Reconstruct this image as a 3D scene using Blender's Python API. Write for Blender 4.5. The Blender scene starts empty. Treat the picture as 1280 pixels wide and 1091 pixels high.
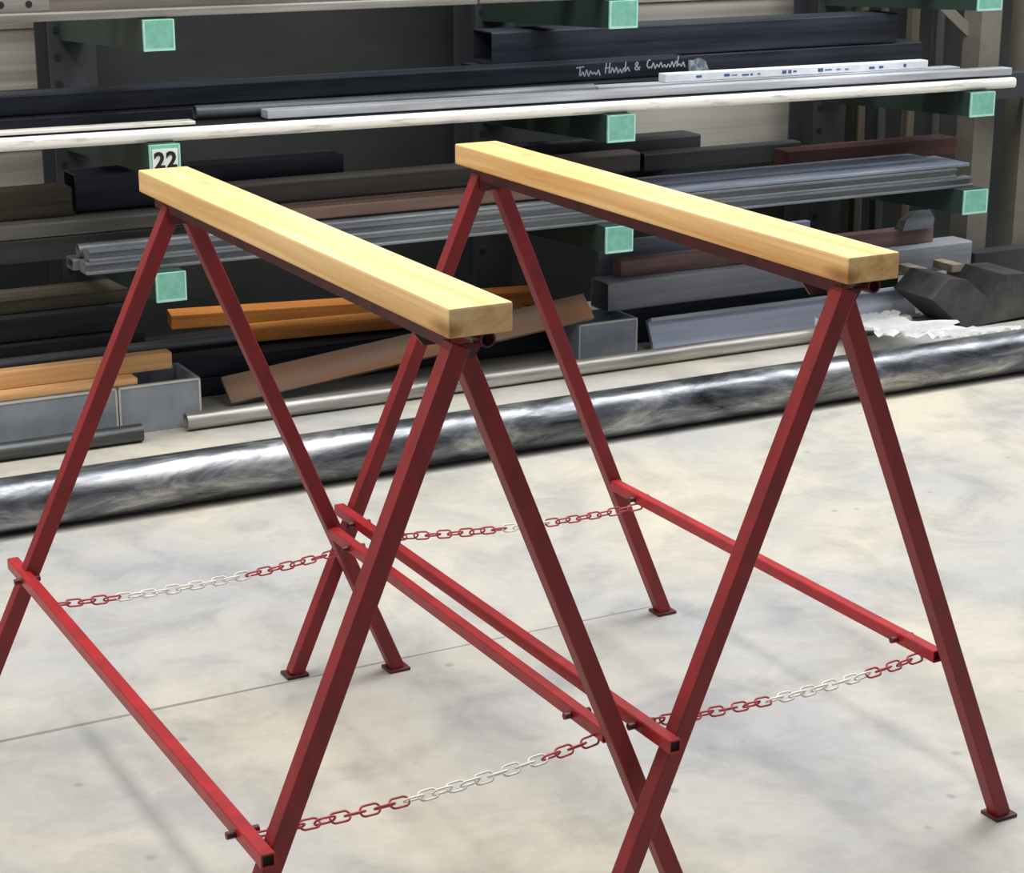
import bpy, bmesh, math, random
from mathutils import Vector, Matrix
random.seed(4)
S = bpy.context.scene
COL = S.collection
PI = math.pi

# ------------------------------------------------------------------ materials
def nodes(name):
    m = bpy.data.materials.new(name); m.use_nodes = True
    nt = m.node_tree; b = nt.nodes['Principled BSDF']
    return m, nt, b
def srgb(r, g, b):
    f = lambda c: (c/255/12.92) if c/255 <= .04045 else ((c/255+.055)/1.055)**2.4
    return (f(r), f(g), f(b), 1)
def ramp(nt, stops):
    r = nt.nodes.new('ShaderNodeValToRGB')
    e = r.color_ramp.elements
    e[0].position, e[0].color = stops[0]; e[1].position, e[1].color = stops[-1]
    for p, c in stops[1:-1]:
        k = e.new(p); k.color = c
    return r
def noise_mat(name, c0, c1, rough=.5, metal=0, scale=(8, 8, 8), detail=6, lo=.35, hi=.68, bump=0, coord='Object', rough2=None, spec=.5, distort=0):
    m, nt, b = nodes(name)
    tc = nt.nodes.new('ShaderNodeTexCoord'); mp = nt.nodes.new('ShaderNodeMapping')
    mp.inputs['Scale'].default_value = scale
    n = nt.nodes.new('ShaderNodeTexNoise'); n.inputs['Scale'].default_value = 1; n.inputs['Detail'].default_value = detail
    n.inputs['Roughness'].default_value = .62; n.inputs['Distortion'].default_value = distort
    nt.links.new(tc.outputs[coord], mp.inputs[0]); nt.links.new(mp.outputs[0], n.inputs['Vector'])
    r = ramp(nt, [(lo, c0), (hi, c1)])
    nt.links.new(n.outputs['Fac'], r.inputs[0]); nt.links.new(r.outputs[0], b.inputs['Base Color'])
    b.inputs['Roughness'].default_value = rough; b.inputs['Metallic'].default_value = metal
    b.inputs['Specular IOR Level'].default_value = spec
    if rough2 is not None:
        q = nt.nodes.new('ShaderNodeMapRange'); q.inputs['To Min'].default_value = rough; q.inputs['To Max'].default_value = rough2
        nt.links.new(n.outputs['Fac'], q.inputs['Value']); nt.links.new(q.outputs[0], b.inputs['Roughness'])
    if bump:
        bp = nt.nodes.new('ShaderNodeBump'); bp.inputs['Strength'].default_value = bump; bp.inputs['Distance'].default_value = .004
        nt.links.new(n.outputs['Fac'], bp.inputs['Height']); nt.links.new(bp.outputs[0], b.inputs['Normal'])
    return m
def plain(name, c, rough=.5, metal=0, spec=.5):
    return noise_mat(name, tuple(x*.86 for x in c[:3])+(1,), c, rough, metal, (14, 14, 14), 3, spec=spec)
def steel(name, lo, hi, rough=.38, metal=.85, long=True, bump=.06):
    return noise_mat(name, srgb(*lo), srgb(*hi), rough, metal, (1.6, 30, 30) if long else (6, 6, 6), 6, .3, .72, bump, rough2=rough+.22)

def wood_mat(name, light, dark, knot, across=(1.2, 26, 40), rough=.62, knots=True):
    m, nt, b = nodes(name)
    L = nt.links
    tc = nt.nodes.new('ShaderNodeTexCoord')
    mp = nt.nodes.new('ShaderNodeMapping'); mp.inputs['Scale'].default_value = across
    L.new(tc.outputs['Object'], mp.inputs[0])
    n1 = nt.nodes.new('ShaderNodeTexNoise'); n1.inputs['Scale'].default_value = 1; n1.inputs['Detail'].default_value = 8; n1.inputs['Distortion'].default_value = .6
    L.new(mp.outputs[0], n1.inputs['Vector'])
    r1 = ramp(nt, [(.30, srgb(*dark)), (.62, srgb(*light))]); L.new(n1.outputs['Fac'], r1.inputs[0])
    out = r1.outputs[0]
    if knots:
        mp2 = nt.nodes.new('ShaderNodeMapping'); mp2.inputs['Scale'].default_value = (3.6, 9, 12)
        L.new(tc.outputs['Object'], mp2.inputs[0])
        v = nt.nodes.new('ShaderNodeTexVoronoi'); v.inputs['Scale'].default_value = 1.0
        L.new(mp2.outputs[0], v.inputs['Vector'])
        r2 = ramp(nt, [(.05, (.8, .8, .8, 1)), (.2, (0, 0, 0, 1))]); L.new(v.outputs['Distance'], r2.inputs[0])
        mx = nt.nodes.new('ShaderNodeMixRGB'); mx.inputs['Color2'].default_value = srgb(*knot)
        L.new(r2.outputs[0], mx.inputs['Fac']); L.new(out, mx.inputs['Color1']); out = mx.outputs[0]
    L.new(out, b.inputs['Base Color'])
    b.inputs['Roughness'].default_value = rough; b.inputs['Specular IOR Level'].default_value = .25
    bp = nt.nodes.new('ShaderNodeBump'); bp.inputs['Strength'].default_value = .12; bp.inputs['Distance'].default_value = .002
    L.new(n1.outputs['Fac'], bp.inputs['Height']); L.new(bp.outputs[0], b.inputs['Normal'])
    return m

def concrete():
    m, nt, b = nodes('concrete_floor'); L = nt.links
    tc = nt.nodes.new('ShaderNodeTexCoord')
    def nz(sc, det, dist=0):
        n = nt.nodes.new('ShaderNodeTexNoise'); n.inputs['Scale'].default_value = sc; n.inputs['Detail'].default_value = det
        n.inputs['Distortion'].default_value = dist; n.inputs['Roughness'].default_value = .6
        L.new(tc.outputs['Object'], n.inputs['Vector']); return n
    big = nz(1.1, 4, .4); mid = nz(4.5, 7, .8); fine = nz(34, 8)
    r0 = ramp(nt, [(.36, srgb(162, 161, 159)), (.66, srgb(190, 182, 164))]); L.new(big.outputs['Fac'], r0.inputs[0])
    r1 = ramp(nt, [(.34, (.60, .61, .64, 1)), (.56, (1, 1, 1, 1))]); L.new(mid.outputs['Fac'], r1.inputs[0])
    r2 = ramp(nt, [(.3, (.88, .88, .88, 1)), (.6, (1, 1, 1, 1))]); L.new(fine.outputs['Fac'], r2.inputs[0])
    a = nt.nodes.new('ShaderNodeMixRGB'); a.blend_type = 'MULTIPLY'; a.inputs['Fac'].default_value = .55
    L.new(r0.outputs[0], a.inputs['Color1']); L.new(r1.outputs[0], a.inputs['Color2'])
    c = nt.nodes.new('ShaderNodeMixRGB'); c.blend_type = 'MULTIPLY'; c.inputs['Fac'].default_value = .6
    L.new(a.outputs[0], c.inputs['Color1']); L.new(r2.outputs[0], c.inputs['Color2'])
    # small dark spatter spots
    v = nt.nodes.new('ShaderNodeTexVoronoi'); v.inputs['Scale'].default_value = 5.5
    L.new(tc.outputs['Object'], v.inputs['Vector'])
    rs = ramp(nt, [(.035, (.55, .55, .55, 1)), (.07, (0, 0, 0, 1))]); L.new(v.outputs['Distance'], rs.inputs[0])
    d = nt.nodes.new('ShaderNodeMixRGB'); d.inputs['Color2'].default_value = srgb(128, 122, 116)
    L.new(rs.outputs[0], d.inputs['Fac']); L.new(c.outputs[0], d.inputs['Color1'])
    L.new(d.outputs[0], b.inputs['Base Color'])
    b.inputs['Roughness'].default_value = .5; b.inputs['Specular IOR Level'].default_value = .3
    bp = nt.nodes.new('ShaderNodeBump'); bp.inputs['Strength'].default_value = .08; bp.inputs['Distance'].default_value = .003
    L.new(fine.outputs['Fac'], bp.inputs['Height']); L.new(bp.outputs[0], b.inputs['Normal'])
    return m

def cladding(name, hi, lo):
    m, nt, b = nodes(name); L = nt.links
    tc = nt.nodes.new('ShaderNodeTexCoord')
    mp = nt.nodes.new('ShaderNodeMapping'); mp.inputs['Scale'].default_value = (.4, .4, 22); L.new(tc.outputs['Object'], mp.inputs[0])
    n = nt.nodes.new('ShaderNodeTexNoise'); n.inputs['Scale'].default_value = 1; n.inputs['Detail'].default_value = 2; L.new(mp.outputs[0], n.inputs['Vector'])
    r = ramp(nt, [(.35, srgb(*lo)), (.6, srgb(*hi))]); L.new(n.outputs['Fac'], r.inputs[0]); L.new(r.outputs[0], b.inputs['Base Color'])
    b.inputs['Roughness'].default_value = .6
    return m

M = {
 'red': noise_mat('red_paint', srgb(112, 22, 27), srgb(138, 26, 32), .42, 0, (30, 30, 12), 6, .3, .6, .05, rough2=.6),
 'redbright': noise_mat('bright_red_paint', srgb(132, 22, 28), srgb(165, 28, 34), .38, 0, (24, 24, 24), 6, .28, .6, .04),
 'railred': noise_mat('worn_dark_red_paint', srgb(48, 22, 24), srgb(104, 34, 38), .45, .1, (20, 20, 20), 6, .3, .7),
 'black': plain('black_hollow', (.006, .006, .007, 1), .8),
 'chainred': plain('red_chain_paint', srgb(170, 62, 66), .5),
 'chainwhite': plain('white_chain_paint', srgb(226, 222, 214), .5),
 'timber_a': wood_mat('golden_timber', (233, 197, 143), (208, 162, 100), (142, 96, 54)),
 'timber_b': wood_mat('orange_golden_timber', (234, 196, 138), (204, 150, 86), (136, 88, 46)),
 'mint': noise_mat('mint_green_paint', srgb(108, 168, 148), srgb(128, 188, 168), .55, 0, (40, 40, 40), 5),
 'mintedge': plain('pale_mint_edge', srgb(170, 218, 200), .55),
 'armgreen': plain('dark_green_arm_paint', srgb(34, 52, 45), .55),
 'upright': plain('dark_grey_upright_paint', srgb(50, 53, 56), .55),
 'postgrey': plain('olive_grey_post_paint', srgb(112, 108, 96), .6),
 'plate': plain('white_number_plate', srgb(236, 236, 230), .5),
 'ink': plain('black_ink', srgb(18, 18, 18), .6),
 'chalk': plain('white_chalk', srgb(205, 212, 222), .9),
 'blueink': plain('blue_print_ink', srgb(70, 98, 140), .7),
 'palesteel': steel('pale_steel', (120, 115, 108), (172, 168, 160), .35, .5),
 'brownsteel': steel('brown_steel', (92, 82, 76), (140, 132, 124), .45, .5),
 'whitepaint': noise_mat('scuffed_white_paint', srgb(120, 112, 100), srgb(236, 232, 222), .5, .1, (7, 60, 60), 7, .24, .46),
 'darksteel': steel('dark_steel', (34, 36, 40), (62, 64, 68), .4, .6),
 'midsteel': steel('mid_grey_steel', (84, 88, 92), (140, 144, 147), .38, .45),
 'brightsteel': steel('bright_steel', (150, 153, 158), (218, 220, 224), .34, .35),
 'wrap': plain('white_wrapping', srgb(232, 234, 238), .35),
 'blacksteel': steel('blue_black_steel', (26, 29, 36), (62, 67, 78), .38, .4),
 'plastic': plain('crumpled_clear_plastic', srgb(150, 162, 172), .25),
 'whiteplastic': plain('white_plastic_sheet', srgb(246, 246, 244), .3),
 'darkgrey': steel('dark_grey_steel', (48, 50, 50), (76, 77, 76), .5, .4),
 'warmgrey': steel('warm_grey_steel', (98, 96, 90), (136, 133, 126), .45, .4),
 'olive': noise_mat('olive_brown_wood', srgb(52, 47, 38), srgb(92, 84, 66), .7, 0, (1.2, 20, 40), 5),
 'greybrown': steel('grey_brown_steel', (74, 68, 62), (108, 101, 94), .6, .2),
 'pinkwood': wood_mat('pinkish_wood', (168, 140, 124), (132, 106, 94), (90, 70, 60), knots=False),
 'bluesteel': steel('blue_grey_steel', (106, 113, 126), (152, 160, 174), .45, .2),
 'redbrown': noise_mat('red_brown_rust', srgb(52, 28, 24), srgb(84, 48, 40), .75, 0, (2, 18, 18), 6),
 'orangewood': wood_mat('orange_wood', (214, 140, 70), (172, 98, 40), (110, 62, 28), knots=False),
 'rustplank': noise_mat('weathered_rust_brown', srgb(164, 138, 118), srgb(196, 130, 78), .7, 0, (2.5, 16, 16), 8, .42, .7, .15),
 'pipesteel': steel('long_pipe_steel', (120, 116, 110), (222, 218, 210), .36, .8),
 'darkpipe': steel('dark_pipe_steel', (60, 62, 62), (110, 112, 112), .38, .8),
 'palewood': wood_mat('pale_wood', (226, 180, 128), (196, 146, 92), (130, 90, 56)),
 'greytube': steel('grey_tube_paint', (138, 140, 144), (170, 172, 176), .5, .1),
 'purplebrown': noise_mat('purple_brown_rust', srgb(104, 80, 78), srgb(150, 118, 112), .75, 0, (2, 20, 20), 6),
 'silver': steel('silver_channel_steel', (206, 212, 226), (238, 242, 250), .34, .6),
 'greypaint': noise_mat('blue_grey_box_paint', srgb(128, 136, 144), srgb(152, 158, 164), .5, .1, (8, 8, 8), 4),
 'scaleblock': noise_mat('dark_scale', srgb(56, 55, 54), srgb(88, 86, 82), .6, .2, (9, 9, 9), 5),
 'batten': wood_mat('grey_wood_batten', (170, 160, 138), (128, 118, 100), (90, 80, 70), knots=False),
 'darksheet': noise_mat('dark_green_grey_sheet', srgb(26, 29, 29), srgb(44, 47, 44), .55, .1, (1.2, 1.2, 3), 5),
 'wall': cladding('pale_cladding', (176, 171, 160), (144, 139, 130)),
 'trimlight': plain('pale_trim', srgb(208, 204, 192), .5),
 'floor': concrete(),
 'joint': plain('floor_joint_filler', srgb(132, 126, 118), .8),
}
# blotchy mill-scale finish of the thick pipe
def bigpipe():
    m, nt, b = nodes('blotchy_mill_scale'); L = nt.links
    tc = nt.nodes.new('ShaderNodeTexCoord'); mp = nt.nodes.new('ShaderNodeMapping'); mp.inputs['Scale'].default_value = (3.4, 13, 13)
    L.new(tc.outputs['Object'], mp.inputs[0])
    n = nt.nodes.new('ShaderNodeTexNoise'); n.inputs['Scale'].default_value = 1; n.inputs['Detail'].default_value = 9; n.inputs['Roughness'].default_value = .7; n.inputs['Distortion'].default_value = .5
    L.new(mp.outputs[0], n.inputs['Vector'])
    r = ramp(nt, [(.34, srgb(52, 52, 55)), (.50, srgb(116, 118, 122)), (.72, srgb(205, 203, 197))]); L.new(n.outputs['Fac'], r.inputs[0])
    L.new(r.outputs[0], b.inputs['Base Color'])
    b.inputs['Metallic'].default_value = .85
    q = nt.nodes.new('ShaderNodeMapRange'); q.inputs['To Min'].default_value = .2; q.inputs['To Max'].default_value = .5
    L.new(n.outputs['Fac'], q.inputs['Value']); L.new(q.outputs[0], b.inputs['Roughness'])
    bp = nt.nodes.new('ShaderNodeBump'); bp.inputs['Strength'].default_value = .14; bp.inputs['Distance'].default_value = .004
    L.new(n.outputs['Fac'], bp.inputs['Height']); L.new(bp.outputs[0], b.inputs['Normal'])
    return m
M['bigpipe'] = bigpipe()

# ------------------------------------------------------------------ mesh helpers
def link(name, bm, mats, parent=None, smooth=False, mat4=None):
    me = bpy.data.meshes.new(name)
    bmesh.ops.recalc_face_normals(bm, faces=bm.faces)
    bm.to_mesh(me); bm.free()
    for mm in (mats if isinstance(mats, (list, tuple)) else [mats]): me.materials.append(mm)
    if smooth:
        for p in me.polygons: p.use_smooth = True
        me.set_sharp_from_angle(angle=math.radians(40))
    o = bpy.data.objects.new(name, me); COL.objects.link(o)
    if parent is not None: o.parent = parent
    if mat4 is not None: o.matrix_basis = mat4
    return o
def tag(o, label=None, cat=None, group=None, kind=None):
    if label: o['label'] = label
    if cat: o['category'] = cat
    if group: o['group'] = group
    if kind: o['kind'] = kind
    return o
def empty(name, mat4, parent=None):
    o = bpy.data.objects.new(name, None); COL.objects.link(o); o.empty_display_size = .05
    o.parent = parent; o.matrix_basis = mat4
    return o
def box(bm, x0, x1, y0, y1, z0, z1, bev=0, mi=0):
    vs = [bm.verts.new((x, y, z)) for x in (x0, x1) for y in (y0, y1) for z in (z0, z1)]
    fs = [bm.faces.new([vs[i] for i in f]) for f in ((0, 1, 3, 2), (4, 6, 7, 5), (0, 4, 5, 1), (2, 3, 7, 6), (0, 2, 6, 4), (1, 5, 7, 3))]
    for f in fs: f.material_index = mi
    if bev:
        es = list({e for f in fs for e in f.edges})
        r = bmesh.ops.bevel(bm, geom=es, offset=bev, segments=2, profile=.6, affect='EDGES')
        for f in r['faces']: f.material_index = mi
def loft(bm, rings, close=True, caps=True, mi=0):
    R = [[bm.verts.new(p) for p in ring] for ring in rings]
    n = len(R[0])
    for a, b in zip(R, R[1:]):
        for i in range(n if close else n-1):
            f = bm.faces.new((a[i], a[(i+1) % n], b[(i+1) % n], b[i])); f.material_index = mi
    if caps:
        for r in (R[0], R[-1]):
            f = bm.faces.new(r); f.material_index = mi
    return R
def prism(bm, prof, L, mi=0):                     # prof: (y, z) list, extruded along X
    loft(bm, [[(0, y, z) for y, z in prof], [(L, y, z) for y, z in prof]], mi=mi)
def hollow(bm, outer, inner, L, depth=.12):       # an open ended section, bore blackened a little way in
    loft(bm, [[(x, y, z) for y, z in p] for x, p in ((depth, inner), (0, inner), (0, outer), (L, outer), (L, inner), (L-depth, inner))], caps=True)
    bm.faces.ensure_lookup_table()
def circ(r, cy, cz, n=32): return [(cy+r*math.cos(2*PI*i/n), cz+r*math.sin(2*PI*i/n)) for i in range(n)]
def rrect(y0, y1, z0, z1, r, n=3):
    out = []
    for cy, cz, a0 in ((y1-r, z1-r, 0), (y0+r, z1-r, 90), (y0+r, z0+r, 180), (y1-r, z0+r, 270)):
        for k in range(n+1):
            a = math.radians(a0+90*k/n); out.append((cy+r*math.cos(a), cz+r*math.sin(a)))
    return out
def frame(p0, p1, up=Vector((0, 0, 1))):          # matrix with X along p0->p1
    p0 = Vector(p0); p1 = Vector(p1); x = (p1-p0).normalized(); y = up.cross(x).normalized(); z = x.cross(y)
    m = Matrix((x, y, z)).transposed().to_4x4(); m.translation = p0
    return m, (p1-p0).length
def square_tube(p0, p1, w, up=Vector((0, 0, 1)), r=.003):
    m, L = frame(p0, p1, up)
    bm = bmesh.new(); prism(bm, rrect(-w/2, w/2, -w/2, w/2, r, 2), L)
    bm.transform(m); return bm

# ------------------------------------------------------------------ setting
YAW = 0.4943                                       # the rack and the pipes run along this heading
RM = Matrix.Translation((0, 5.4716, 0)) @ Matrix.Rotation(YAW, 4, 'Z')
bm = bmesh.new(); box(bm, -9, 12, -9, 2.1, -.12, 0)
tag(link('floor', bm, M['floor'], mat4=RM.copy()), kind='structure')
bm = bmesh.new(); box(bm, -9, 12, 1.78, 1.92, 0, 3.4)
# ribbed cladding rails
for k in range(16): box(bm, -9, 12, 1.772, 1.781, .12+.2*k, .135+.2*k)
tag(link('wall_back', bm, M['wall'], mat4=RM.copy()), kind='structure')
bm = bmesh.new()
box(bm, -9, -1.35, -1.204, -1.195, 0, .0006); box(bm, -1.35, -.9, -1.2025, -1.196, 0, .0006); box(bm, -.9, -.26, -1.2015, -1.198, 0, .0006)
tag(link('trim_1', bm, M['joint'], mat4=RM.copy()), kind='structure')

# ------------------------------------------------------------------ trestles
H, TT, TL, TWD = 1.1188, .0426, 1.3156, .10
def make_trestle(mat4, label, legs, bars, chains, seed):
    root = tag(empty('trestle', mat4), label, 'trestle', 'pair of red trestles')
    P = lambda s, t, z: Vector((t, -s, z))          # s along the top towards the near end, t across, z up
    # timber top: local X along its length
    bm = bmesh.new(); box(bm, -TL/2, TL/2, -TWD/2, TWD/2, -TT/2, TT/2, .004)
    bm.transform(Matrix.Translation((seed*3.7, 0, 0)))
    bm.transform(Matrix.Translation((-seed*3.7, 0, 0)))
    tm = M['timber_a' if seed == 1 else 'timber_b']
    top = link('timber_top', bm, tm, root, mat4=Matrix.Translation((0, 0, H-TT/2)) @ Matrix.Rotation(-PI/2, 4, 'Z'))
    top['label'] = 'golden timber top'
    # steel rail under the timber: an inverted channel
    zt = H-TT-.0005
    bm = bmesh.new(); w = .032; hh = .024; t = .004
    prism(bm, [(-w, zt), (-w, zt-hh), (-w+t, zt-hh), (-w+t, zt-t), (w-t, zt-t), (w-t, zt-hh), (w, zt-hh), (w, zt)], 1.24)
    bm.transform(Matrix.Translation((0, .62, 0)) @ Matrix.Rotation(-PI/2, 4, 'Z'))
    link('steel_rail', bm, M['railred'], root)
    # hinge tubes at both ends of the rail, open ended
    for s0, s1 in ((.50, .632), (-.655, -.53)):
        bm = bmesh.new(); hollow(bm, circ(.0125, .024, zt-.0135, 20), circ(.0095, .024, zt-.0135, 20), s1-s0, .02)
        bm.transform(Matrix.Translation((0, -s0, 0)) @ Matrix.Rotation(-PI/2, 4, 'Z'))
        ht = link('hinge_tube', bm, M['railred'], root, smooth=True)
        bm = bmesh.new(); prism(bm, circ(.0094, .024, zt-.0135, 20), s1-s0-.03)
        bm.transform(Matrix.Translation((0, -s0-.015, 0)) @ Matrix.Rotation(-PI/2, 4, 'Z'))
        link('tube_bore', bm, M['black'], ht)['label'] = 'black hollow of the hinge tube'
    # legs
    for st, sb, tb, side in legs:
        a = P(st, side*.020, 1.058); b = P(sb, tb, .006)
        g = link('leg', square_tube(a, b, .031, up=Vector((0, -1, 0))), M['red'], root)
        bm = bmesh.new(); box(bm, tb-.025, tb+.025, -sb-.022, -sb+.022, 0.0, .007, .0015)
        link('foot_plate', bm, M['railred'], g)
    # gusset plates joining each leg to the rail
    for st, sb, tb, side in legs:
        bm = bmesh.new(); y = -st+(.019 if st > 0 else -.019)
        pr = [(-.032, zt-.024), (.032, zt-.024), (.030 if side > 0 else .016, zt-.045), (-.016 if side > 0 else -.030, zt-.045)]
        lo = [bm.verts.new((t_, y-.0022, z_)) for t_, z_ in pr]; hi = [bm.verts.new((t_, y+.0022, z_)) for t_, z_ in pr]
        bm.faces.new(lo); bm.faces.new(hi)
        for i in range(4): bm.faces.new((lo[i], lo[(i+1) % 4], hi[(i+1) % 4], hi[i]))
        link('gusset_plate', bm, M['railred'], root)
    # cross bars with open ends and chain lugs
    for s0, s1, t_, z_, mat in bars:
        bm = bmesh.new(); wv = .0115
        hollow(bm, rrect(-wv, wv, -wv, wv, .002, 1), rrect(-wv+.003, wv-.003, -wv+.003, wv-.003, .001, 1), s1-s0, .05)
        cb = link('cross_bar', bm, M[mat], root, mat4=Matrix.Translation((t_, -s0, z_)) @ Matrix.Rotation(-PI/2, 4, 'Z'))
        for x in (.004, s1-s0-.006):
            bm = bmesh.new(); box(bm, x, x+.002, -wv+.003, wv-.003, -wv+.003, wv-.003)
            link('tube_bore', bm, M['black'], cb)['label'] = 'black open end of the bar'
        for x in (.10, s1-s0-.10):
            bm = bmesh.new(); prism(bm, circ(.006, 0, 0, 12), .05)
            bm.transform(Matrix.Translation((x, .025, -.002)) @ Matrix.Rotation(-PI/2, 4, 'Z'))
            link('chain_lug', bm, M['railred'], cb, smooth=True)
    # chains
    lm = {}
    for col in ('chainred', 'chainwhite'):
        bm = bmesh.new(); ring = []
        Lh, Rr, wr = .0092, .0080, .0019
        path = []
        for k in range(9): a = -PI/2+PI*k/8; path.append((Lh+Rr*math.cos(a), Rr*math.sin(a)))
        for k in range(9): a = PI/2+PI*k/8; path.append((-Lh+Rr*math.cos(a), Rr*math.sin(a)))
        n = len(path); rings = []
        for i in range(n):
            p = Vector((path[i][0], path[i][1], 0)); q = Vector((path[(i+1) % n][0], path[(i+1) % n][1], 0)); o = Vector((path[i-1][0], path[i-1][1], 0))
            tg = (q-o).normalized(); nn = Vector((-tg.y, tg.x, 0))
            rings.append([p+nn*wr*math.cos(2*PI*j/7)+Vector((0, 0, wr*math.sin(2*PI*j/7))) for j in range(7)])
        loft(bm, rings+[rings[0]], caps=False); bmesh.ops.remove_doubles(bm, verts=bm.verts, dist=1e-5)
        me = bpy.data.meshes.new('chain_link_mesh'); bmesh.ops.recalc_face_normals(bm, faces=bm.faces); bm.to_mesh(me); bm.free()
        for p in me.polygons: p.use_smooth = True
        me.materials.append(M[col]); lm[col] = me
    for p0, p1, sag, white in chains:
        p0 = P(*p0); p1 = P(*p1)
        ch = empty('chain', Matrix.Identity(4), root)
        ch['label'] = 'red and white painted chain'
        n = max(8, int(round((p1-p0).length/.0258)))
        pt = lambda u: p0.lerp(p1, u)-Vector((0, 0, sag*4*u*(1-u)))
        for k in range(n):
            u = (k+.5)/n
            m, _ = frame(pt(u-.4/n), pt(u+.4/n)); m.translation = pt(u)
            o = bpy.data.objects.new('chain_link', lm['chainwhite' if white[0] < u < white[1] else 'chainred']); COL.objects.link(o)
            o.parent = ch; o.matrix_basis = m @ Matrix.Rotation(math.radians((45 if k % 2 else -45)+random.uniform(-14, 14)), 4, 'X')
    return root

make_trestle(Matrix.Translation((-.3594, 3.1864, 0)) @ Matrix.Rotation(.5028, 4, 'Z'),
    'red steel trestle with golden timber top, the left and nearer of the pair',
    [(-.5575, -.6401, -.478, -1), (-.6051, -.5931, .4498, 1), (.6219, .6158, -.4553, -1), (.5268, .5371, .4491, 1)],
    [(-.685, .655, -.338, .356, 'redbright'), (-.583, .516, .306, .343, 'redbright')],
    [((.565, -.324, .35), (.495, .296, .33), .014, (.42, .84)), ((-.445, -.324, .35), (-.54, .290, .314), .014, (.2, .68))], 1)
make_trestle(Matrix.Translation((.2395, 3.5339, 0)) @ Matrix.Rotation(.5039, 4, 'Z'),
    'red steel trestle with golden timber top, the right and farther of the pair',
    [(-.597, -.6508, -.4485, -1), (-.6128, -.5733, .4459, 1), (.613, .6145, -.4573, -1), (.5403, .5582, .4525, 1)],
    [(-.65, .648, -.335, .361, 'redbright'), (-.57, .526, .306, .337, 'redbright')],
    [((.55, -.32, .36), (.487, .298, .322), .014, (.4, .8)), ((-.47, -.32, .352), (-.455, .300, .322), .014, (.45, .62))], 2)

# ------------------------------------------------------------------ cantilever rack
rack = tag(empty('cantilever_rack', RM.copy()), 'dark cantilever storage rack with mint green arm ends holding long steel stock', 'rack')
ACOL = (-.849, .657, 2.143); AROW = (1.247, .8875, .535)
for a in ACOL:
    bm = bmesh.new(); w = .075
    prism(bm, [(1.36, -w), (1.36, w), (1.37, w), (1.37, .006), (1.52, .006), (1.52, w), (1.53, w), (1.53, -w), (1.52, -w), (1.52, -.006), (1.37, -.006), (1.37, -w)], 2.6)
    bm.transform(Matrix.Translation((a, 0, 0)) @ Matrix(((0, 0, 1, 0), (0, 1, 0, 0), (1, 0, 0, 0), (0, 0, 0, 1))))
    up = link('upright', bm, M['upright'], rack)
    for z in [.3+.085*k for k in range(14)]:
        bm = bmesh.new(); prism(bm, circ(.011, 0, 0, 12), .004)
        bm.transform(Matrix.Translation((a-.05, 1.357, z)) @ Matrix.Rotation(PI/2, 4, 'Z'))
        link('bolt_hole', bm, M['black'], up)
    bm = bmesh.new(); box(bm, a-.05, a+.05, .72 if a < 2 else .95, 1.36, .0, .13, .003)
    if a > 2: link('base_beam', bm, M['armgreen'], rack)
    else: bm.free()
for r, zr in enumerate(AROW):
    for c, a in enumerate(ACOL):
        z = zr + ((.0145, .0045, -.0065)[c] if r == 1 else 0)
        bm = bmesh.new()
        w = (.046, .052, .055)[c]
        loft(bm, [[(a-w+.004, y, z-h), (a+w-.004, y, z-h), (a+w-.004, y, z), (a-w+.004, y, z)] for y, h in ((.50, .084), (1.362, .13))])
        arm = link('arm', bm, M['armgreen'], rack)
        bm = bmesh.new(); box(bm, a-w, a+w, .492, .4995, z-.086, z, .0025)
        ep = link('end_plate', bm, M['mint'], arm); ep['label'] = 'mint green end plate'
        bm = bmesh.new()
        for q in ((a-w+.001, a+w-.001, z-.0855, z-.079), (a-w+.001, a-w+.006, z-.079, z-.004), (a+w-.006, a+w-.001, z-.079, z-.004)):
            box(bm, q[0], q[1], .4908, .4925, q[2], q[3])
        link('plate_rim', bm, M['mintedge'], ep)['label'] = 'paler green rim'
        if (r, c) == (1, 0):
            # white plate reading 22, black digits
            bm = bmesh.new(); box(bm, a-.038, a+.036, .4875, .4915, z-.084, z-.013)
            cu = bpy.data.curves.new('digits', 'FONT'); cu.body = '22'; cu.size = .064; cu.align_x = 'CENTER'; cu.extrude = .0006; cu.offset = .0022; cu.space_character = 1.1
            to = bpy.data.objects.new('digits', cu); COL.objects.link(to)
            bpy.context.view_layer.update()
            me = bpy.data.meshes.new_from_object(to.evaluated_get(bpy.context.evaluated_depsgraph_get()))
            bpy.data.objects.remove(to); bpy.data.curves.remove(cu)
            me.transform(Matrix.Translation((a-.0005, .4866, z-.0655)) @ Matrix.Rotation(PI/2, 4, 'X'))
            n0 = len(bm.faces); bm.from_mesh(me); bm.faces.ensure_lookup_table()
            for f in bm.faces[n0:]: f.material_index = 1
            o = link('number_plate', bm, [M['plate'], M['ink']], ep); o.parent = arm
            o['label'] = 'white plate with black number 22'

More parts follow.
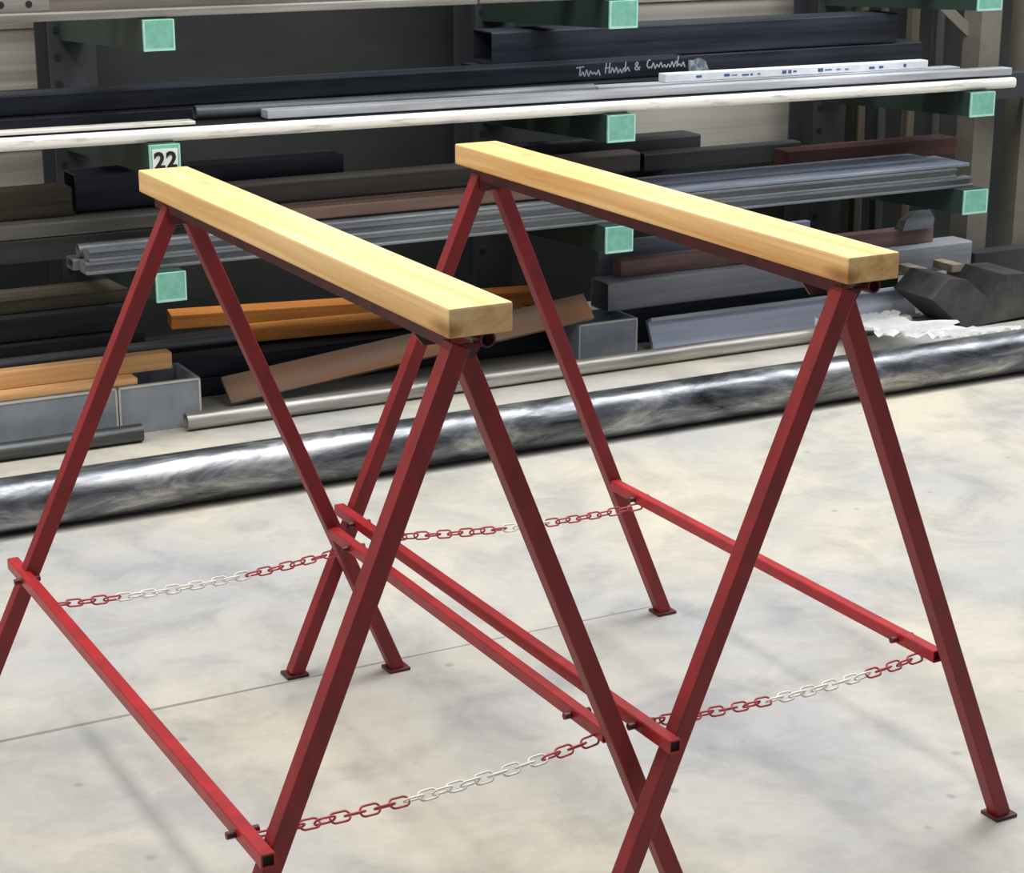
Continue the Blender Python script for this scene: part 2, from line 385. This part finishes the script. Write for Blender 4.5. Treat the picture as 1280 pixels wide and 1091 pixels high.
# ------------------------------------------------------------------ stock on the rack and on the floor
BARS = [
 ('steel_flat_bar', 'thin pale flat bar along front edge of top shelf above green arm end', 'bar', 'stock on the top shelf', 'palesteel', 'box', (-1.425, 0.53, 1.25), (0.163, 0.53, 1.25), 0.022, 0.035, 0, {}),
 ('perforated_steel_strip', 'silver strip with black holes at the far left of the top shelf', 'strip', 'stock on the top shelf', 'palesteel', 'perf', (-1.434, 0.48, 1.284), (-1.154, 0.48, 1.284), 0.036, 0.008, 0, {}),
 ('steel_bar', 'brown-tinged grey bar behind the thin pale bar on the top shelf', 'bar', 'stock on the top shelf', 'brownsteel', 'rhs', (-1.415, 0.575, 1.25), (0.305, 0.575, 1.25), 0.062, 0.07, 0, {}),
 ('steel_tube', 'pale round tube at the back of the top shelf', 'tube', 'stock on the top shelf', 'palesteel', 'pipe', (-1.387, 0.7, 1.25), (2.366, 0.7, 1.25), 0.07, 0.07, 0, {}),
 ('steel_channel', 'wide pale channel starting right of centre on the top shelf', 'channel', 'stock on the top shelf', 'palesteel', 'rhs', (0.174, 0.535, 1.25), (1.393, 0.535, 1.25), 0.05, 0.035, 0, {}),
 ('white_steel_bar', 'long scuffed white bar along front edge of the middle shelf', 'bar', 'stock on the middle shelf', 'whitepaint', 'round', (-1.454, 0.53, 0.9066), (2.325, 0.53, 0.8813), 0.036, 0.036, 0, {}),
 ('steel_flat_bar', 'dark flat bar right behind the long white bar', 'bar', 'stock on the middle shelf', 'darksteel', 'box', (-1.444, 0.575, 0.9066), (2.235, 0.575, 0.8819), 0.034, 0.06, 0, {}),
 ('steel_flat_bar', 'dark flat bar in the second row behind the long white bar', 'bar', 'stock on the middle shelf', 'darksteel', 'box', (-1.428, 0.645, 0.9065), (2.093, 0.645, 0.8829), 0.036, 0.08, 0, {}),
 ('steel_strip', 'dirty cream strip lying left on the middle shelf', 'strip', 'stock on the middle shelf', 'whitepaint', 'box', (-1.44, 0.58, 0.944), (-0.724, 0.58, 0.9393), 0.01, 0.05, 0, {}),
 ('steel_flat_bar', 'silver flat bar reaching furthest right atop the middle shelf stack', 'bar', 'stock on the middle shelf', 'brightsteel', 'box', (-0.497, 0.595, 0.9377), (2.361, 0.595, 0.9186), 0.026, 0.055, 0, {}),
 ('steel_tube', 'thin grey round tube with open left end, left of chalk marked bar', 'tube', 'stock on the middle shelf', 'midsteel', 'pipe', (-0.689, 0.665, 0.939), (0.663, 0.665, 0.93), 0.04, 0.04, 0, {}),
 ('steel_flat_bar', 'grey flat bar with cut end beneath white printed wrapping', 'bar', 'stock on the middle shelf', 'brightsteel', 'box', (0.672, 0.665, 0.9299), (2.18, 0.665, 0.9198), 0.03, 0.06, 0, {}),
 ('wrapped_strip', 'white wrapped strip with small printed marks on the middle shelf', 'wrapped strip', 'stock on the middle shelf', 'wrap', 'box', (0.933, 0.672, 0.9592), (2.037, 0.672, 0.9518), 0.028, 0.045, 0, {'marks': 1}),
 ('steel_box_tube', 'lower of two long blue-black tubes on the middle shelf', 'tube', 'stock on the middle shelf', 'blacksteel', 'rhs', (-1.392, 0.8, 0.9035), (1.081, 0.8, 0.9035), 0.055, 0.11, 0, {}),
 ('steel_box_tube', 'upper long blue-black tube with white chalk writing', 'tube', 'stock on the middle shelf', 'blacksteel', 'rhs', (-1.381, 0.83, 0.959), (1.125, 0.83, 0.959), 0.062, 0.1, 0, {'chalk': 1}),
 ('plastic_wrap', 'crumpled clear plastic on the end of the chalk marked tube', 'plastic', None, 'plastic', 'crumple', (1.131, 0.83, 0.965), (1.209, 0.83, 0.965), 0.05, 0.07, 0, {}),
 ('steel_box_tube', 'lower black tube at the back right of the middle shelf', 'tube', 'stock on the middle shelf', 'blacksteel', 'rhs', (0.414, 1.0, 0.8935), (2.277, 1.0, 0.8935), 0.112, 0.14, 0, {}),
 ('steel_box_tube', 'upper black tube at the back right of the middle shelf', 'tube', 'stock on the middle shelf', 'blacksteel', 'rhs', (0.459, 1.0, 1.007), (2.154, 1.0, 1.007), 0.108, 0.14, 0, {}),
 ('steel_channel', 'lower front channel of the grey bundle on the lowest shelf', 'channel', 'stock on the lowest shelf', 'midsteel', 'chan', (-1.077, 0.555, 0.5365), (2.18, 0.555, 0.5365), 0.034, 0.06, 0, {}),
 ('steel_channel', 'upper front channel of the grey bundle with glinting cut end', 'channel', 'stock on the lowest shelf', 'midsteel', 'chan', (-1.064, 0.56, 0.5715), (2.107, 0.56, 0.5715), 0.033, 0.055, 0, {}),
 ('steel_channel', 'lower rear channel of the grey bundle on the lowest shelf', 'channel', 'stock on the lowest shelf', 'midsteel', 'rhs', (-1.093, 0.63, 0.5365), (2.148, 0.63, 0.5365), 0.034, 0.07, 0, {}),
 ('steel_tube', 'upper rear round tube of the grey bundle on the lowest shelf', 'tube', 'stock on the lowest shelf', 'midsteel', 'pipe', (-1.073, 0.625, 0.5715), (0.646, 0.625, 0.5715), 0.04, 0.042, 0, {}),
 ('steel_box_tube', 'grey tube behind the bundle, lower of two at far left', 'tube', 'stock on the lowest shelf', 'darkgrey', 'rhs', (-1.422, 0.8, 0.537), (1.12, 0.8, 0.537), 0.07, 0.12, 0, {}),
 ('steel_box_tube', 'pale grey tube at far left above another, behind the bundle', 'tube', 'stock on the lowest shelf', 'warmgrey', 'rhs', (-1.416, 0.8, 0.607), (0.428, 0.8, 0.607), 0.043, 0.14, 0, {}),
 ('timber_beam', 'brownish beam with squared end on the far left of the lowest shelf', 'beam', 'stock on the lowest shelf', 'olive', 'box', (-1.397, 0.87, 0.652), (-1.016, 0.87, 0.652), 0.085, 0.1, 0, {}),
 ('steel_box_tube', 'black tube with square end behind the left timber top', 'tube', 'stock on the lowest shelf', 'blacksteel', 'rhs', (-0.997, 0.9, 0.652), (-0.127, 0.9, 0.652), 0.115, 0.12, 0, {}),
 ('steel_channel', 'grey-brown bar with squared brown end below the middle green arm', 'bar', 'stock on the lowest shelf', 'greybrown', 'rhs', (-0.551, 0.78, 0.652), (0.909, 0.78, 0.652), 0.065, 0.09, 0, {}),
 ('timber_board', 'pinkish brown board atop the grey bundle between the trestles', 'board', 'stock on the lowest shelf', 'pinkwood', 'box', (-0.568, 0.67, 0.613), (0.675, 0.67, 0.613), 0.038, 0.1, 0, {}),
 ('steel_sheet', 'blue-grey sheet lying flat atop the right of the lowest shelf', 'sheet', 'stock on the lowest shelf', 'bluesteel', 'box', (0.691, 0.575, 0.606), (2.176, 0.575, 0.606), 0.012, 0.19, 0, {}),
 ('steel_sheet', 'narrow blue-grey sheet on a wider one at right', 'sheet', 'stock on the lowest shelf', 'bluesteel', 'box', (0.886, 0.665, 0.619), (2.078, 0.665, 0.619), 0.01, 0.13, 0, {}),
 ('steel_box_tube', 'dark grey tube with blunt end left of the red-brown one', 'tube', 'stock on the lowest shelf', 'darkgrey', 'rhs', (0.509, 0.95, 0.537), (1.265, 0.95, 0.537), 0.195, 0.12, 0, {}),
 ('steel_plate_strip', 'black strip with angled end under the pale wall panel', 'bar', 'stock on the lowest shelf', 'darkgrey', 'rhs', (0.992, 0.885, 0.625), (1.653, 0.885, 0.625), 0.065, 0.06, 0, {}),
 ('timber_beam', 'dark red-brown beam on the right of the lowest shelf', 'beam', 'stock on the lowest shelf', 'redbrown', 'box', (1.539, 0.8, 0.61), (2.305, 0.8, 0.61), 0.062, 0.1, 0, {}),
 ('steel_flat_bar', 'top dark olive flat bar low on the far left behind the grey boxes', 'bar', 'stock lying under the rack', 'olive', 'box', (-1.359, 1.16, 0.304), (-0.755, 1.16, 0.304), 0.045, 0.16, 0, {}),
 ('steel_box_tube', 'dark tube under the olive flat bar, far left', 'tube', 'stock lying under the rack', 'darkgrey', 'rhs', (-1.375, 1.12, 0.222), (-0.762, 1.12, 0.222), 0.08, 0.2, 0, {}),
 ('steel_box_tube', 'bottom dark tube of the far left pile', 'tube', 'stock lying under the rack', 'darkgrey', 'rhs', (-1.387, 1.1, 0.132), (-0.746, 1.1, 0.132), 0.088, 0.22, 0, {}),
 ('steel_tube', 'slim dark grey tube lying above the left wooden boards', 'tube', 'stock lying under the rack', 'midsteel', 'pipe', (-1.399, 1.035, 0.158), (-0.459, 1.035, 0.158), 0.035, 0.035, 0, {}),
 ('steel_flat_bar', 'lower black flat bar behind the leaning rusty plank', 'bar', 'stock lying under the rack', 'blacksteel', 'box', (-0.948, 1.0, 0.004), (0.802, 1.0, 0.004), 0.06, 0.14, 0, {}),
 ('steel_flat_bar', 'upper black flat bar behind the leaning rusty plank', 'bar', 'stock lying under the rack', 'blacksteel', 'box', (-0.762, 1.0, 0.066), (0.844, 1.0, 0.066), 0.06, 0.12, 0, {}),
 ('steel_flat_bar', 'dark flat bar deep under the rack beneath orange boards', 'bar', 'stock lying under the rack', 'darksteel', 'box', (-0.82, 1.16, 0.004), (0.788, 1.16, 0.004), 0.128, 0.185, 0, {}),
 ('steel_flat_bar', 'added thin black strip darkening the floor under the tilted rust-brown plank', 'bar', 'stock lying under the rack', 'blacksteel', 'box', (-0.5, 0.715, 0.002), (0.672, 0.715, 0.002), 0.008, 0.115, 0, {}),  # added black strip, stands in for the shade on the floor here
 ('timber_board', 'upper orange board lying between the trestle legs', 'board', 'orange boards under the rack', 'orangewood', 'box', (-0.562, 1.385, 0.136), (0.74, 1.135, 0.136), 0.05, 0.1, 0, {}),
 ('timber_board', 'lower orange board with dark top between the trestle legs', 'board', 'orange boards under the rack', 'orangewood', 'box', (-0.4, 1.1, 0.136), (0.6, 1.01, 0.134), 0.036, 0.12, 0, {}),
 ('rusty_plank', 'weathered rust-brown plank tilted up to the right', 'plank', None, 'rustplank', 'box', (-0.555, 0.845, 0.014), (0.752, 0.8, 0.158), 0.1, 0.016, -44, {}),
 ('pipe', 'long thin pipe with rusty open end lying behind the thick pipe', 'pipe', None, 'pipesteel', 'pipe', (-0.766, 0.645, 0.001), (2.02, 0.645, 0.001), 0.055, 0.055, 0, {}),
 ('pipe', 'short dark pipe by the grey boxes at the left edge', 'pipe', None, 'darkpipe', 'pipe', (-1.75, 0.605, 0.001), (-0.918, 0.605, 0.001), 0.054, 0.054, 0, {}),
 ('steel_pipe', 'thick long steel pipe lying across the floor behind the trestles', 'pipe', None, 'bigpipe', 'pipe', (-2.1, -0.049, 0.001), (2.75, -0.049, 0.001), 0.144, 0.144, 0, {}),
 ('timber_board', 'thick pale board lying on the grey boxes, upper of two', 'board', 'pale boards on the grey boxes', 'palewood', 'box', (-1.75, 0.775, 0.172), (-0.765, 0.775, 0.172), 0.052, 0.05, 0, {}),
 ('timber_board', 'thin pale board on the grey box rim, lower of two', 'board', 'pale boards on the grey boxes', 'palewood', 'box', (-1.75, 0.722, 0.151), (-0.893, 0.722, 0.151), 0.02, 0.1, 0, {}),
 ('steel_box_tube', 'grey rectangular tube lying under the right timber top', 'tube', 'stock lying under the rack', 'greytube', 'rhs', (0.884, 0.93, 0.133), (2.531, 0.93, 0.133), 0.104, 0.12, 0, {}),
 ('steel_flat_bar', 'black flat bar in the shadow under the grey rectangular tube', 'bar', 'stock lying under the rack', 'blacksteel', 'box', (0.945, 0.945, 0.003), (2.06, 0.945, 0.003), 0.128, 0.11, 0, {}),
 ('timber_beam', 'purple-brown bar on top of the grey rectangular tube', 'bar', 'stock lying under the rack', 'purplebrown', 'box', (0.967, 0.985, 0.238), (2.381, 0.985, 0.238), 0.06, 0.06, 0, {}),
 ('steel_sheet', 'blue-grey plate standing behind the grey rectangular tube', 'plate', 'stock lying under the rack', 'bluesteel', 'box', (0.939, 1.09, 0.132), (1.869, 1.09, 0.132), 0.215, 0.03, 0, {}),
 ('steel_offcut', 'small grey steel offcut behind the right timber end', 'offcut', None, 'midsteel', 'wedge', (2.207, 0.96, 0.299), (2.355, 0.96, 0.299), 0.07, 0.05, 0, {}),
 ('steel_channel', 'bright silver channel with raised rims, lying behind the pipes', 'channel', 'stock lying under the rack', 'silver', 'chan', (1.002, 0.785, 0.006), (2.172, 0.785, 0.006), 0.125, 0.035, -26, {})
]
def make_bar(name, label, cat, grp, mat, prof, p0, p1, h, d, roll, kw):
    m, L = frame(p0, p1)
    bm = bmesh.new(); smooth = False; mats = [M[mat]]
    if prof == 'box': box(bm, 0, L, 0, d, 0, h, min(.003, h*.2))
    elif prof == 'round': prism(bm, rrect(0, d, 0, h, min(h, d)*.34, 5), L); smooth = True
    elif prof == 'rhs': hollow(bm, rrect(0, d, 0, h, .006, 2), rrect(.005, d-.005, .005, h-.005, .003, 2), L, .25)
    elif prof == 'pipe':
        r = h/2; hollow(bm, circ(r, r, r, 40), circ(r*.84, r, r, 40), L, .3); smooth = True
    elif prof == 'chan':
        t = min(.007, h*.18); q = .02 if roll else .009
        prism(bm, [(0, 0), (d, 0), (d, h), (0, h), (0, h-t), (q, h-t-.004), (q, t+.004), (0, t)], L)
    elif prof == 'perf':
        box(bm, 0, L, 0, d, 0, h, .0015); mats.append(M['black'])
        n = int(L/.075)
        for k in range(n):
            b2 = bmesh.new(); prism(b2, circ(.0095, 0, 0, 16), .004)
            b2.transform(Matrix.Translation((L-.055-.075*k, .0035, h*.5)) @ Matrix.Rotation(-PI/2, 4, 'Z'))
            for f in b2.faces: f.material_index = 1
            me = bpy.data.meshes.new('tmp'); b2.to_mesh(me); b2.free(); bm.from_mesh(me); bpy.data.meshes.remove(me)
    elif prof == 'wedge':
        loft(bm, [[(0, 0, 0), (L, 0, 0), (L, d, 0), (0, d, 0)], [(L*.15, .01, h*.5), (L*1.1, .01, h*.5), (L*1.1, d, h*.5), (L*.15, d, h*.5)], [(L*.5, .015, h), (L*.95, .015, h), (L*.95, d, h*.9), (L*.5, d, h*.9)]])
    elif prof == 'crumple':
        rows = []
        for i in range(8):
            rows.append([(L*i/7, d*j/7, h*(.35+.6*random.random())*(math.sin(PI*(j+.5)/8))) for j in range(8)])
        V = [[bm.verts.new(p) for p in r] for r in rows]
        for i in range(7):
            for j in range(7): bm.faces.new((V[i][j], V[i+1][j], V[i+1][j+1], V[i][j+1]))
        bmesh.ops.solidify(bm, geom=bm.faces[:], thickness=.001)
    W = RM @ m @ Matrix.Rotation(math.radians(roll), 4, 'X')
    o = tag(link(name, bm, mats, mat4=W, smooth=smooth), label, cat, grp)
    if kw.get('chalk'):                                  # scrawled, unreadable chalk words near the right end
        rnd = random.Random(9)
        def stroke(pts, w=.0022):
            for (xa, za), (xb, zb) in zip(pts, pts[1:]):
                dx, dz = xb-xa, zb-za; l = math.hypot(dx, dz) or 1; nx, nz = -dz/l*w, dx/l*w
                q = [bm.verts.new((x_, -.0008, z_)) for x_, z_ in ((xa+nx, za+nz), (xb+nx, zb+nz), (xb-nx, zb-nz), (xa-nx, za-nz))]
                bm.faces.new(q)
        x = L-.43
        for word, (wl, big) in enumerate(((.075, .03), (.095, .034), (.03, .028), (.15, .036))):
            x0 = x; z0 = .018+.004*word; bm = bmesh.new()
            if word == 0: stroke([(x0-.012, z0+big*.9), (x0+.018, z0+big)]); stroke([(x0+.002, z0), (x0+.004, z0+big)])
            elif word == 1: stroke([(x0, z0), (x0+.004, z0+big)]); stroke([(x0+.014, z0), (x0+.018, z0+big)]); stroke([(x0-.002, z0+big*.5), (x0+.02, z0+big*.55)]); x += .014
            elif word == 2: stroke([(x0+.02, z0), (x0+.002, z0+big*.75), (x0+.01, z0+big), (x0+.014, z0+big*.75), (x0, z0+big*.25), (x0+.008, z0), (x0+.022, z0+big*.4)]); x += .03
            else: stroke([(x0+.014, z0+big*.8), (x0+.004, z0+big*.7), (x0, z0+big*.3), (x0+.008, z0), (x0+.016, z0+.006)]); x += .012
            pts = []
            k = 0
            while x < x0+wl:
                pts.append((x+.006, z0+(rnd.uniform(.009, .022) if k % 2 else rnd.uniform(-.003, .004)))); x += .0075; k += 1
            stroke(pts)
            if word in (1, 3): stroke([(x0+wl*.8, z0), (x0+wl*.84, z0+big)])
            x += .018
            link('chalk_word', bm, M['chalk'], o)['label'] = 'white chalk handwriting'
    if prof == 'chan' and roll:
        for z_ in (0, h-.014):
            b2 = bmesh.new(); box(b2, 0, L, -.006, .001, z_, z_+.014, .002)
            link('channel_rim', b2, M['brightsteel'], o)['label'] = 'bright raised rim'
    if kw.get('marks'):
        bm = bmesh.new(); rnd = random.Random(5); x = .12
        while x < L-.05:
            w = rnd.uniform(.008, .03)
            box(bm, x, x+w, -.0008, .0002, .008+rnd.uniform(0, .004), .014+rnd.uniform(0, .006)); x += w+rnd.choice((.008, .02, .09))
        link('printed_marks', bm, M['blueink'], o)['label'] = 'small blue-grey printed marks'
    return o
for rec in BARS: make_bar(*rec)

# open grey steel boxes on the floor
def open_box(label, x0, x1, y0, y1, h):
    w, d, t = x1-x0, y1-y0, .012
    bm = bmesh.new()
    o_ = [(0, 0), (w, 0), (w, d), (0, d)]; i_ = [(t, t), (w-t, t), (w-t, d-t), (t, d-t)]
    rings = [[(x, y, 0) for x, y in o_], [(x, y, h) for x, y in o_], [(x, y, h) for x, y in i_], [(x, y, .01) for x, y in i_]]
    loft(bm, rings)
    o = tag(link('steel_box', bm, M['greypaint'], mat4=RM @ Matrix.Translation((x0, y0, .001))), label, 'box', 'open grey steel boxes')
    bm = bmesh.new()  # paler strips along the edges of the front face
    for p in ((x0, 0),):
        box(bm, .0, .006, -.002, .0, .004, h); box(bm, w-.006, w, -.002, .0, .004, h); box(bm, 0, w, -.002, 0, h-.006, h)
    link('box_rim', bm, M['trimlight'], o)['label'] = 'pale edges'
    return o
open_box('long open grey steel box at the left edge under the pale boards', -1.80, -.962, .712, .915, .149)
open_box('short open grey steel box between the thin pipe end and the long box', -.958, -.700, .712, .915, .149)
open_box('small open grey steel box under the raised end of the rust-brown plank', .690, .925, .80, .97, .137)

# zig-zag steel block with battens at the right
VP = [(2.21, -0.004), (2.048, 0.122), (2.124, 0.192), (2.213, 0.177), (2.324, 0.09), (2.388, 0.18), (2.498, 0.175), (2.611, 0.087), (2.681, 0.172), (2.743, 0.166), (2.759, 0.021)]
bm = bmesh.new()
z0 = min(z for x, z in VP); x0 = VP[0][0]
fr = [(x-x0, 0, z-z0+.001) for x, z in VP]; bk = [(x-x0, .22, z-z0+.001) for x, z in VP]
vf = [bm.verts.new(p) for p in fr]; vb = [bm.verts.new(p) for p in bk]
bm.faces.new(vf); bm.faces.new(vb)
for i in range(len(vf)): bm.faces.new((vf[i], vf[(i+1) % len(vf)], vb[(i+1) % len(vf)], vb[i]))
tag(link('steel_block', bm, M['scaleblock'], mat4=RM @ Matrix.Translation((x0, .58, 0))), 'dark zig-zag profiled steel block standing on the floor at the right edge', 'block')
for k, (bx, lb) in enumerate(((2.16, 'left of two grey wooden battens behind the zig-zag steel block'), (2.33, 'right of two grey wooden battens behind the zig-zag steel block'))):
    bm = bmesh.new(); box(bm, 0, .05, 0, .112, 0, .03, .002)
    m_ = RM @ Matrix.Translation((bx, .805, .155)) @ Matrix.Rotation(.0, 4, 'X')
    tag(link('wooden_batten', bm, M['batten'], mat4=m_), lb, 'batten', 'grey battens')
# crumpled white plastic sheet lying across the two pipes
bm = bmesh.new(); rnd = random.Random(3); nx, ny = 30, 30
def drape(t):
    b_ = .015+.69*t
    return b_, .1515-.088*min(1, t/.95)-.012*math.sin(PI*min(1, t))
V = [[bm.verts.new((.02*math.sin(j*.9)+(.34+.05*math.sin(j*.5))*i/(nx-1), drape(j/(ny-1))[0]+rnd.uniform(-.004, .004), drape(j/(ny-1))[1]+rnd.uniform(0, .016)*(1.8 if i < 5 else .6))) for j in range(ny)] for i in range(nx)]
for i in range(nx-1):
    for j in range(ny-1): bm.faces.new((V[i][j], V[i+1][j], V[i+1][j+1], V[i][j+1]))
bmesh.ops.solidify(bm, geom=bm.faces[:], thickness=.0012)
tag(link('plastic_sheet', bm, M['whiteplastic'], smooth=True, mat4=RM @ Matrix.Translation((1.60, 0, 0))), 'crumpled white plastic sheet draped over the pipes at right', 'plastic sheet')

# dark sheets leaning against the wall
def sheet(label, x0, x1, z0, z1, y, mat='darksheet'):
    bm = bmesh.new(); box(bm, 0, x1-x0, 0, .012, 0, z1-z0, .002)
    return tag(link('steel_sheet', bm, M[mat], mat4=RM @ Matrix.Translation((x0, y, z0))), label, 'sheet', 'sheets against the back wall')
sheet('large dark sheet standing behind the left half of the rack', -.86, 1.33, 0.002, 2.3, 1.60)
sheet('added low dark sheet darkening the wall behind the lowest shelf right of the middle upright', 1.35, 2.20, .002, .56, 1.60)  # added dark backing, stands in for the gloom below the lowest shelf
sheet('low dark sheet at the far left behind the lowest shelf', -3.4, -.875, .002, .62, 1.60)
sheet('large dark sheet standing behind the right end of the rack', 2.22, 4.6, .002, 2.3, 1.62)

# second rack beyond the right end
r2 = tag(empty('storage_rack', RM.copy()), 'olive grey rack posts standing past the right end of the green rack', 'rack')
for x in (2.62, 2.86):
    bm = bmesh.new(); w = .05
    prism(bm, [(-w, -w), (w, -w), (w, -w+.02), (-w+.02, -w+.02), (-w+.02, w-.02), (w, w-.02), (w, w), (-w, w)], 2.5)
    bm.transform(Matrix.Translation((x, 1.06, 0)) @ Matrix(((0, 0, 1, 0), (0, 1, 0, 0), (1, 0, 0, 0), (0, 0, 0, 1))))
    link('post', bm, M['postgrey'], r2)
for z, nm in ((.14, 'base_beam'), (.83, 'cross_beam')):
    bm = bmesh.new(); box(bm, 2.55, 4.2, .93, 1.0, z-.05, z+.045, .003); link(nm, bm, M['upright'], r2)
m_, L_ = frame((2.42, 1.2, 1.20), (2.62, 1.06, .98)); bm = bmesh.new(); prism(bm, rrect(-.01, .01, -.02, .02, .002, 1), L_); bm.transform(m_)
link('brace', bm, M['postgrey'], r2)
# lengths of steel leaning upright against the dark sheet at right
for k, (x, lean, lb) in enumerate(((2.36, .03, 'first'), (2.47, .02, 'second'), (2.60, .05, 'third'), (2.74, .04, 'fourth'), (2.90, .05, 'fifth'))):
    bm = bmesh.new(); m_, L_ = frame((0, 0, 0), (lean*1.8, .12, 1.9), up=Vector((0, 1, 0)))
    hollow(bm, rrect(-.02, .02, -.02, .02, .003, 1), rrect(-.016, .016, -.016, .016, .002, 1), L_, .1)
    tag(link('steel_tube', bm, M['darkgrey' if k % 2 else 'olive'], mat4=RM @ Matrix.Translation((x, 1.44, .004)) @ m_),
        lb+' from left of the upright tubes leaning behind the right end of the rack', 'tube', 'upright tubes leaning at right')

# ------------------------------------------------------------------ light, world, camera
def area(name, loc, target, sx, sy, power, color):
    l = bpy.data.lights.new(name, 'AREA'); l.shape = 'RECTANGLE'; l.size = sx; l.size_y = sy; l.energy = power; l.color = color
    o = bpy.data.objects.new(name, l); COL.objects.link(o); o.location = loc
    o.rotation_euler = (Vector(target)-Vector(loc)).to_track_quat('-Z', 'Y').to_euler()
    return o
k = area('roof_light', (1.7, 3.9, 5.0), (1.7, 3.9, 0), .9, 5.0, 120, (1, .98, .96)); k.rotation_euler = (0, 0, .5)
k = area('left_roof_light', (-1.9, 2.7, 4.6), (-1.9, 2.7, 0), .35, 3.5, 160, (1, .95, .88)); k.rotation_euler = (0, .18, .5)
area('side_window', (-5.0, 2.0, 2.4), (0, 3.4, .8), 3.5, 2.6, 60, (1, .95, .86))
pipe_fill = area('added_pipe_fill', RM @ Vector((2.6, -.65, 4.6)), (0, 0, 0), 9.5, 1.9, 360, (.96, .98, 1))  # added overhead fill that brightens the pipe tops and the stock
pipe_fill.rotation_euler = (0, 0, YAW)
strip = area('added_pipe_highlight', RM @ Vector((2.8, .15, 4.4)), (0, 0, 0), 9.5, .6, 170, (.96, .98, 1))  # added narrow light, made for the highlight along the thick pipe
strip.rotation_euler = (0, 0, YAW)
wd = bpy.data.worlds.new('world'); S.world = wd; wd.use_nodes = True
bg = wd.node_tree.nodes['Background']; bg.inputs[0].default_value = (.72, .82, 1.0, 1); bg.inputs[1].default_value = .25

cam = bpy.data.cameras.new('camera'); co = bpy.data.objects.new('camera', cam); COL.objects.link(co)
cam.sensor_fit = 'HORIZONTAL'; cam.sensor_width = 36; cam.lens = 36*2443.95/1280
cam.clip_start = .05
pitch, roll = .2972, .0031
R = Matrix.Rotation(PI/2-pitch, 4, 'X') @ Matrix.Rotation(-roll*-1, 4, 'Z')
co.matrix_world = Matrix.Translation((0, 0, 1.7307)) @ R
S.camera = co
S.view_settings.view_transform = 'Standard'
S.view_settings.look = 'None'
S.view_settings.exposure = -.1
